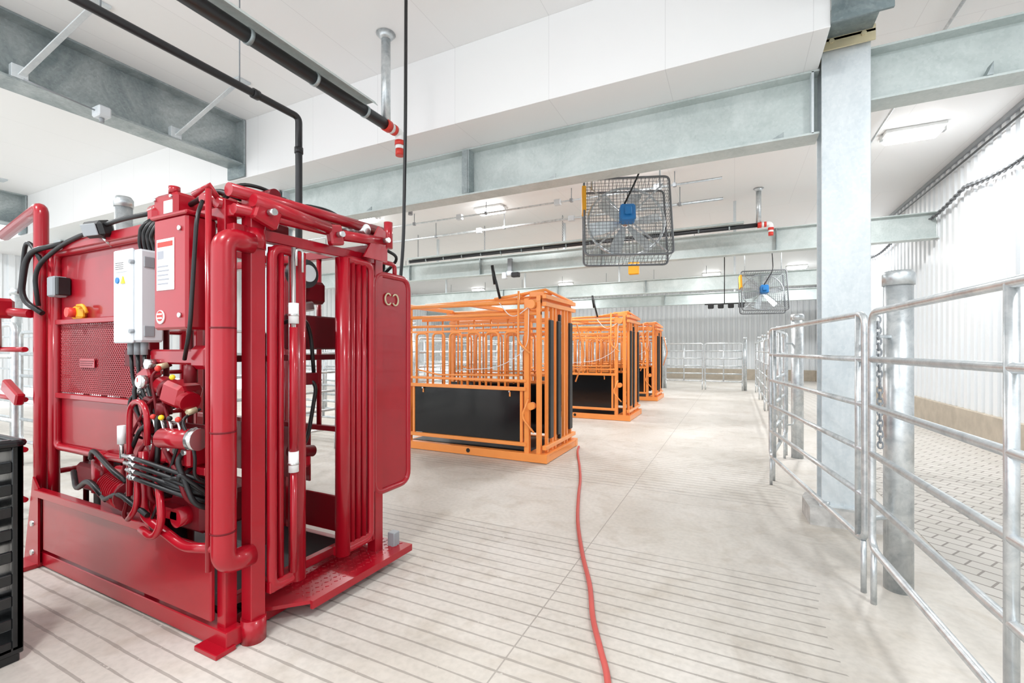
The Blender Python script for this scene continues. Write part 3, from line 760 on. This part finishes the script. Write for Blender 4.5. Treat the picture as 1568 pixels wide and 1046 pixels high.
b.cyl((-2.50, 1.37, 1.33), (-2.50, 1.37, 1.42), .03, REDD); b.cyl((-2.68, 1.34, 1.16), (-2.68, 1.34, 1.22), .035, REDD)
b.cyl((-2.62, 1.30, 1.05), (-2.42, 1.35, 1.05), .05, RED); b.cyl((-2.44, 1.345, 1.05), (-2.40, 1.355, 1.05), .055, STEEL)
b.cyl((-2.8, 1.28, 1.33), (-2.8, 1.31, 1.33), .034, STEEL); b.cyl((-2.8, 1.275, 1.33), (-2.8, 1.281, 1.33), .028, LABEL); b.box(-2.802, -2.798, 1.272, 1.276, 1.33, 1.352, PIPER, .0005)
for i, hm in enumerate((BLK, PIPER, YSIGN, BLK, PIPER)):
    x = -2.8+i*.075
    b.obox((x, 1.40, .95), (.06, .12, .1), RED, (0, 0, 0), .012)
    b.cyl((x, 1.33, .98), (x, 1.38, .98), .016, STEEL, 8)
    b.tube([(x, 1.34, 1.0), (x, 1.31, 1.14)], .006, STEEL, seg=6); b.sphere((x, 1.31, 1.15), .014, hm, 10)
    b.tube([(x, 1.38, .9), (x, 1.31, .84), (x+.25-.06*i, 1.31, .80+.02*i), (x+.35-.06*i, 1.42, .74)], .011, BLK, bend=.08, seg=8)
b.box(-2.9, -2.4, 1.38, 1.46, .86, .90, RED); b.box(-2.9, -2.4, 1.44, 1.46, .7, 1.1, REDD)
b.obox((-2.88, 1.38, 1.14), (.08, .08, .2), REDD, (0, .2, 0), .01); b.obox((-2.95, 1.40, 1.36), (.12, .07, .07), RED, (0, -.4, 0), .01)
b.cyl((-2.9, 1.36, 1.42), (-2.9, 1.40, 1.42), .03, STEEL, 6); b.sphere((-2.72, 1.33, 1.40), .016, PIPER, 10); b.sphere((-2.55, 1.31, 1.36), .014, YSIGN, 10)
b.part('handle_loop')
b.tube([(-2.98, 1.32, .7), (-2.98, 1.32, 1.22), (-2.76, 1.30, 1.22), (-2.76, 1.30, 1.0)], .015, RED, bend=.12)
b.cyl((-3.04, 1.31, .98), (-3.04, 1.31, 1.08), .02, LABEL); b.tube([(-3.04, 1.31, .9), (-3.04, 1.31, 1.0)], .01, STEEL)
b.part('fittings')
for i in range(4):
    z = .92-i*.035
    b.tube([(-3.0+.02*i, 1.30, z), (-2.85, 1.29, z)], .012, STEEL, seg=8); b.cyl((-2.93, 1.30, z), (-2.90, 1.30, z), .018, STEEL, 6)
    b.tube([(-2.85, 1.29, z), (-2.7, 1.29, z-.01), (-2.5, 1.33, z-.05), (-2.42, 1.42, z-.1)], .012, BLK, bend=.08, seg=8)
b.part('pump_motor')
b.cyl((-3.45, 1.45, .66), (-3.12, 1.40, .66), .085, RED); b.cyl((-3.13, 1.40, .66), (-3.09, 1.39, .66), .09, REDD); b.cyl((-3.095, 1.39, .66), (-3.085, 1.388, .66), .05, STEEL)
for i in range(9):
    t = i/9; b.cyl((-3.44+.30*t, 1.449-.05*t, .66), (-3.432+.30*t, 1.447-.05*t, .66), .093, RED)
b.box(-3.5, -3.05, 1.40, 1.6, .54, .60, RED); b.cyl((-3.62, 1.46, .6), (-3.62, 1.46, .8), .055, RED); b.box(-3.35, -3.25, 1.40, 1.44, .74, .80, RED, .01)
b.sphere((-3.62, 1.46, .8), .055, RED); b.tube([(-3.62, 1.4, .82), (-3.5, 1.36, .9), (-3.2, 1.34, .8), (-3.1, 1.36, .75)], .014, BLK, bend=.08, seg=8)
b.tube([(-3.5, 1.4, .7), (-3.3, 1.33, .62), (-3.1, 1.32, .7), (-2.8, 1.32, .62)], .014, BLK, bend=.08, seg=8)
b.tube([(-3.9, 1.42, .7), (-3.7, 1.36, .62), (-3.5, 1.34, .72), (-3.3, 1.35, .62)], .016, BLK, bend=.08, seg=8)
b.box(-2.80, -2.5, 1.42, 1.7, .53, .72, REDD, .02); b.cyl((-2.62, 1.36, .62), (-2.62, 1.46, .62), .05, RED)
b.box(-2.84, -2.60, 1.36, 1.46, .60, .66, RED, .01); b.box(-4.1, -3.7, 1.5, 1.8, .54, .72, REDD, .02)
b.part('foot_lever')
b.tube([(-2.7, 1.32, .85), (-2.62, 1.30, .62), (-2.7, 1.30, .52), (-2.82, 1.30, .55)], .018, RED, bend=.08)
b.tube([(-2.9, 1.32, .9), (-2.86, 1.30, .66), (-2.95, 1.30, .58)], .014, RED, bend=.08)
b.part('tail_gate')
b.tube([(-4.5, 1.5, .25), (-4.5, 1.5, 2.1), (-4.5, 2.4, 2.1), (-4.5, 2.4, .25)], .026, RED, bend=.08, closed=True)
for z in (.6, .95, 1.3, 1.65): b.tube([(-4.5, 1.5, z), (-4.5, 2.4, z)], .02, RED)
b.tube([(-4.42, 1.38, 1.75), (-4.75, 1.3, 1.78), (-4.95, 1.36, 1.5)], .03, RED, bend=.08); b.box(-4.8, -4.6, 1.26, 1.36, 1.72, 1.86, RED, .02)
b.obox((-4.55, 1.33, 1.2), (.26, .05, .09), RED, (0, .4, 0), .01)
for z in (.45, .8, 1.15, 1.5): b.tube([(-4.45, 1.36, z), (-5.4, 1.40, z)], .018, RED)
b.tube([(-5.4, 1.4, 0), (-5.4, 1.4, 2.4)], .03, RED)
b.obox((-4.52, 1.3, .68), (.12, .1, .14), GREY, (0, 0, 0), .02); b.cyl((-4.5, 1.3, .5), (-4.5, 1.3, .62), .02, STEEL)
b.part('inner_sides')
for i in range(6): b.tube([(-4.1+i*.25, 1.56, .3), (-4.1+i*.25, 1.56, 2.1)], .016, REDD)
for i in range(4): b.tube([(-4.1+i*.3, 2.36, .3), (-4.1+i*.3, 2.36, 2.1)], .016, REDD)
b.box(-4.1, -2.9, 1.60, 1.61, .3, .9, BLK, .002)
b.finish()

# ------------------------------------------------------------------ orange manual chute
def orange():
    b = B('manual_cattle_chute', (-3.4, 6.2, 0)); ya = 5.58; yb = 6.78; xr = -4.6
    b.part('base_frame')
    for y in (ya, yb): b.sq((xr, y, .06), (-2.2, y, .06), .10, ORG, .11)
    for x in (xr+.05, -3.4, -2.25): b.sq((x, ya-.04, .05), (x, yb+.04, .05), .09, ORG)
    b.box(-4.5, -2.45, ya+.1, yb-.1, .08, .11, BLK, .003)
    b.poly([(-2.48, ya-.05, .1), (-2.2, ya-.05, .1), (-2.2, yb+.05, .1), (-2.48, yb+.05, .1)], (0, 0, .02), ORG)
    b.cyl((-3.4, ya-.055, .07), (-3.4, ya-.045, .07), .03, BLK)
    b.part('posts')
    for y in (ya, yb):
        b.sq((-4.48, y, .1), (-4.48, y, 2.14), .07, ORG); b.sq((-2.5, y, .1), (-2.5, y, 2.18), .07, ORG)
        b.sq((-2.33, y, .1), (-2.33, y, 2.22), .06, ORG)
    b.part('top_rails')
    for y in (ya, yb):
        b.tube([(-4.6, y, 2.14), (-2.3, y, 2.14)], .032, ORG); b.tube([(-4.5, y, 1.98), (-2.3, y, 1.98)], .026, ORG)
        b.tube([(-4.48, y, 1.84), (-2.5, y, 1.84)], .02, ORG)
    for x in (-4.5, -3.5, -2.5, -2.33): b.sq((x, ya, 2.16), (x, yb, 2.16), .06, ORG)
    b.tube([(-4.4, ya+.3, 2.2), (-2.4, ya+.35, 2.24)], .022, ORG); b.tube([(-3.0, ya, 2.2), (-2.28, ya+.1, 2.3), (-2.28, yb, 2.24)], .02, ORG)
    b.tube([(-2.62, ya-.02, 2.2), (-2.62, ya+.3, 2.3), (-2.3, ya+.4, 2.28)], .022, ORG, bend=.06); b.obox((-2.4, ya+.1, 2.24), (.2, .12, .08), ORG, (0, 0, .3), .01)
    b.part('drop_bars')
    for y in (ya-.03, yb+.03):
        for x in (-4.32, -4.02, -3.72, -3.42, -3.12, -2.82):
            b.tube([(x, y, .99), (x, y, 1.74), (x+.2, y, 1.74), (x+.2, y, .99)], .017, ORG, bend=.07, seg=8)
        b.sq((-4.48, y, 1.76), (-2.5, y, 1.76), .03, ORG)
        b.sq((-4.48, y, 1.08), (-2.5, y, 1.08), .035, ORG); b.sq((-4.48, y, .97), (-2.5, y, .97), .05, ORG)
        b.sq((-4.48, y, .23), (-2.5, y, .23), .05, ORG)
        b.tube([(-4.3, y-.01, 1.2), (-3.9, y-.03, 1.13), (-2.6, y-.03, 1.15)], .012, ORG, seg=8)
    b.part('lower_panels')
    for y in (ya-.01, yb+.01):
        b.box(-4.40, -4.36, y-.02, y+.02, .25, .95, ORG); b.box(-2.6, -2.56, y-.02, y+.02, .25, .95, ORG)
        b.box(-4.36, -2.6, y-.008, y+.008, .26, .945, BLKP, .003)
    for x in (-4.2, -2.75): b.cyl((x, ya-.05, .93), (x, ya-.02, .93), .014, STEEL, 6); b.box(x-.01, x+.01, ya-.03, ya-.02, .86, .93, ORG, .001)
    b.part('head_gate')
    for y in (ya+.12, ya+.3, ya+.42, yb-.42, yb-.3, yb-.12): b.sq((-2.27, y, .12), (-2.27, y, 2.12), .045, ORG)
    for y in (ya+.2, ya+.5, yb-.2): b.box(-2.25, -2.22, y-.065, y+.065, .3, 1.9, BLK, .01)
    b.box(-2.28, -2.24, ya+.56, ya+.62, .2, 2.0, BLK, .01)
    for z in (.2, 2.1, 2.2): b.sq((-2.25, ya-.02, z), (-2.25, yb+.02, z), .055, ORG)
    b.part('levers')
    b.tube([(-2.6, ya-.06, 2.28), (-2.6, ya-.08, 1.6), (-2.42, ya-.1, 1.45)], .016, ORG, bend=.08)
    b.tube([(-2.9, ya-.03, 2.2), (-3.0, ya-.05, 2.62)], .018, BLK); b.tube([(-2.97, ya-.043, 2.4), (-3.01, ya-.05, 2.66)], .024, BLK)
    b.tube([(-2.38, ya-.06, .4), (-2.55, ya-.08, .6), (-2.45, ya-.08, .85)], .014, ORG, bend=.08)
    b.cyl((-2.42, ya-.08, 2.1), (-2.42, ya+.02, 2.1), .06, ORG); b.cyl((-2.42, ya-.08, .75), (-2.42, ya, .75), .05, ORG)
    b.tube([(-2.2, yb, 1.9), (-2.1, yb+.1, 1.4), (-2.22, yb, 1.0)], .012, ORG, bend=.1, seg=8)
    b.part('squeeze_bars')
    for y in (ya+.22, yb-.22):
        for i in range(7): b.tube([(-4.3+i*.28, y, .95), (-4.3+i*.28, y, 1.95)], .014, ORG, seg=8)
        b.sq((-4.4, y, 1.95), (-2.5, y, 1.95), .04, ORG); b.box(-4.4, -2.55, y-.01, y+.01, .2, .95, BLKP, .002)
    b.part('ropes')
    b.tube([(-2.9, ya-.05, 2.14), (-2.7, ya-.06, 1.9), (-2.4, ya-.06, 2.1)], .006, LABEL, bend=.2, seg=6)
    b.tube([(-2.45, ya-.06, 2.1), (-2.46, ya-.07, 1.5), (-2.9, ya-.06, 1.25), (-3.6, ya-.06, 1.2)], .005, LABEL, bend=.2, seg=6)
    return b.finish()
oc = orange()
oc.copy((-3.15, 10.25, 0)); oc.copy((-3.2, 14.35, 0))

# ------------------------------------------------------------------ hose on floor
b = B('water_hose', (-1, 4, 0))
hp = [(-2.14, 6.70), (-2.03, 6.3), (-1.78, 5.6), (-1.58, 5.0), (-1.43, 4.47), (-1.22, 3.79), (-1.0, 3.21), (-.82, 2.79), (-.705, 2.46), (-.594, 2.21), (-.515, 2.03), (-.42, 1.7), (-.35, 1.0), (-.5, -.5)]
def cr(P, n=8):
    out = []
    for i in range(len(P)-1):
        p0 = Vector(P[max(i-1, 0)]); p1 = Vector(P[i]); p2 = Vector(P[i+1]); p3 = Vector(P[min(i+2, len(P)-1)])
        for k in range(n):
            t = k/n
            out.append(.5*((2*p1)+(-p0+p2)*t+(2*p0-5*p1+4*p2-p3)*t*t+(-p0+3*p1-3*p2+p3)*t**3))
    out.append(Vector(P[-1])); return out
b.tube([(p.x, p.y, .0165) for p in cr(hp)], .0155, HOSE, seg=12); b.single()

# ------------------------------------------------------------------ black slotted crate
b = B('black_plastic_crate', (-3.5, .7, 0))
x0, x1, y0, y1 = -3.78, -3.09, .35, .94
b.part('shell')
b.box(x0, x1, y0, y1, .04, .08, BLKP)
for (xa, xb, ya_, yb_) in ((x1-.025, x1, y0, y1), (x0, x0+.025, y0, y1)):
    b.box(xa, xb, ya_, ya_+.04, .06, 1.05, BLKP); b.box(xa, xb, yb_-.04, yb_, .06, 1.05, BLKP)
    n = 9
    for i in range(n+1):
        z = .06+i*(.96/n); b.box(xa, xb, ya_+.04, yb_-.04, z, z+.05, BLKP, .003)
    for i in range(1, 6): 
        y = ya_+.04+i*(yb_-ya_-.08)/6; b.box(xa, xb, y-.015, y+.015, .06, 1.03, BLKP, .003)
for yy in (y0, y1-.025): b.box(x0, x1, yy, yy+.025, .06, 1.05, BLKP)
b.part('rim'); b.tube([(x0, y0, 1.05), (x1, y0, 1.05), (x1, y1, 1.05), (x0, y1, 1.05)], .018, BLKP, bend=.03, closed=True, seg=8)
b.part('feet')
for xx in (x0+.05, x1-.05):
    for yy in (y0+.05, y1-.05): b.box(xx-.04, xx+.04, yy-.04, yy+.04, 0, .05, BLKP)
b.finish()

# ------------------------------------------------------------------ small fittings
b = B('security_camera', (-5.5, 10.9, 3.9)); b.part('mount'); b.box(-5.56, -5.44, 11.08, 11.17, 3.6, 3.98, GREY); b.cyl((-5.5, 11.1, 3.5), (-5.5, 11.1, 3.62), .09, LGREY)
b.part('lens'); b.box(-5.42, -5.2, 11.0, 11.15, 3.45, 3.58, BLK, .02); b.box(-5.7, -5.58, 11.0, 11.15, 3.42, 3.6, LGREY, .02); b.finish()
b = B('motion_sensor', (-.6, 6.2, 4.0)); b.part('base'); b.box(-.72, -.5, 6.1, 6.3, H-.12, H, WHITE, .02); b.box(-1.15, -1.0, 6.1, 6.25, H-.12, H, LGREY, .01); b.cyl((-1.07, 6.17, H-.2), (-1.07, 6.17, H-.1), .05, GREY); b.finish()
b = B('warning_beacon', (-2.2, 11, 3.4)); b.box(-2.3, -2.05, 11.05, 11.17, 3.3, 3.6, YEL, .02); b.finish()
b = B('beam_floodlight', (-6.2, 2.5, 4.1)); b.box(-6.30, -6.14, 2.44, 2.56, 4.03, 4.145, LGREY, .015); b.tube([(-6.22, 2.5, 4.04), (-6.22, 2.5, 3.98)], .022, GREY); b.tube([(-6.22, 2.44, 4.09), (-6.22, 2.0, 4.12), (-6.25, 1.9, 4.145)], .008, GREY, bend=.05, seg=6); b.finish()  # unlit floodlight body below the girder flange, simplified to a grey box
b = B('floodlight_bar', (-.5, 16, 3)); b.tube([(-.9, 16.5, 3.0), (.3, 16.5, 3.0)], .02, BLK)
for i in range(4): b.box(-.8+i*.3, -.62+i*.3, 16.42, 16.5, 2.85, 3.0, BLK, .02)
b.tube([(-.3, 16.5, 3.0), (-.3, 16.5, H)], .015, BLK); b.finish()

# ------------------------------------------------------------------ world + camera
w = bpy.data.worlds.new('World'); scn.world = w; w.use_nodes = True
bg = w.node_tree.nodes['Background']; bg.inputs[0].default_value = (.92, .96, 1, 1); bg.inputs[1].default_value = 2.15
cam = bpy.data.cameras.new('camera'); cam.lens = 16; cam.sensor_width = 36; cam.shift_y = .0078
cam.clip_start = .05
co = bpy.data.objects.new('camera', cam); scn.collection.objects.link(co)
co.location = (0, 0, 1.5); co.rotation_euler = (math.radians(90), 0, math.radians(26.07)); scn.camera = co
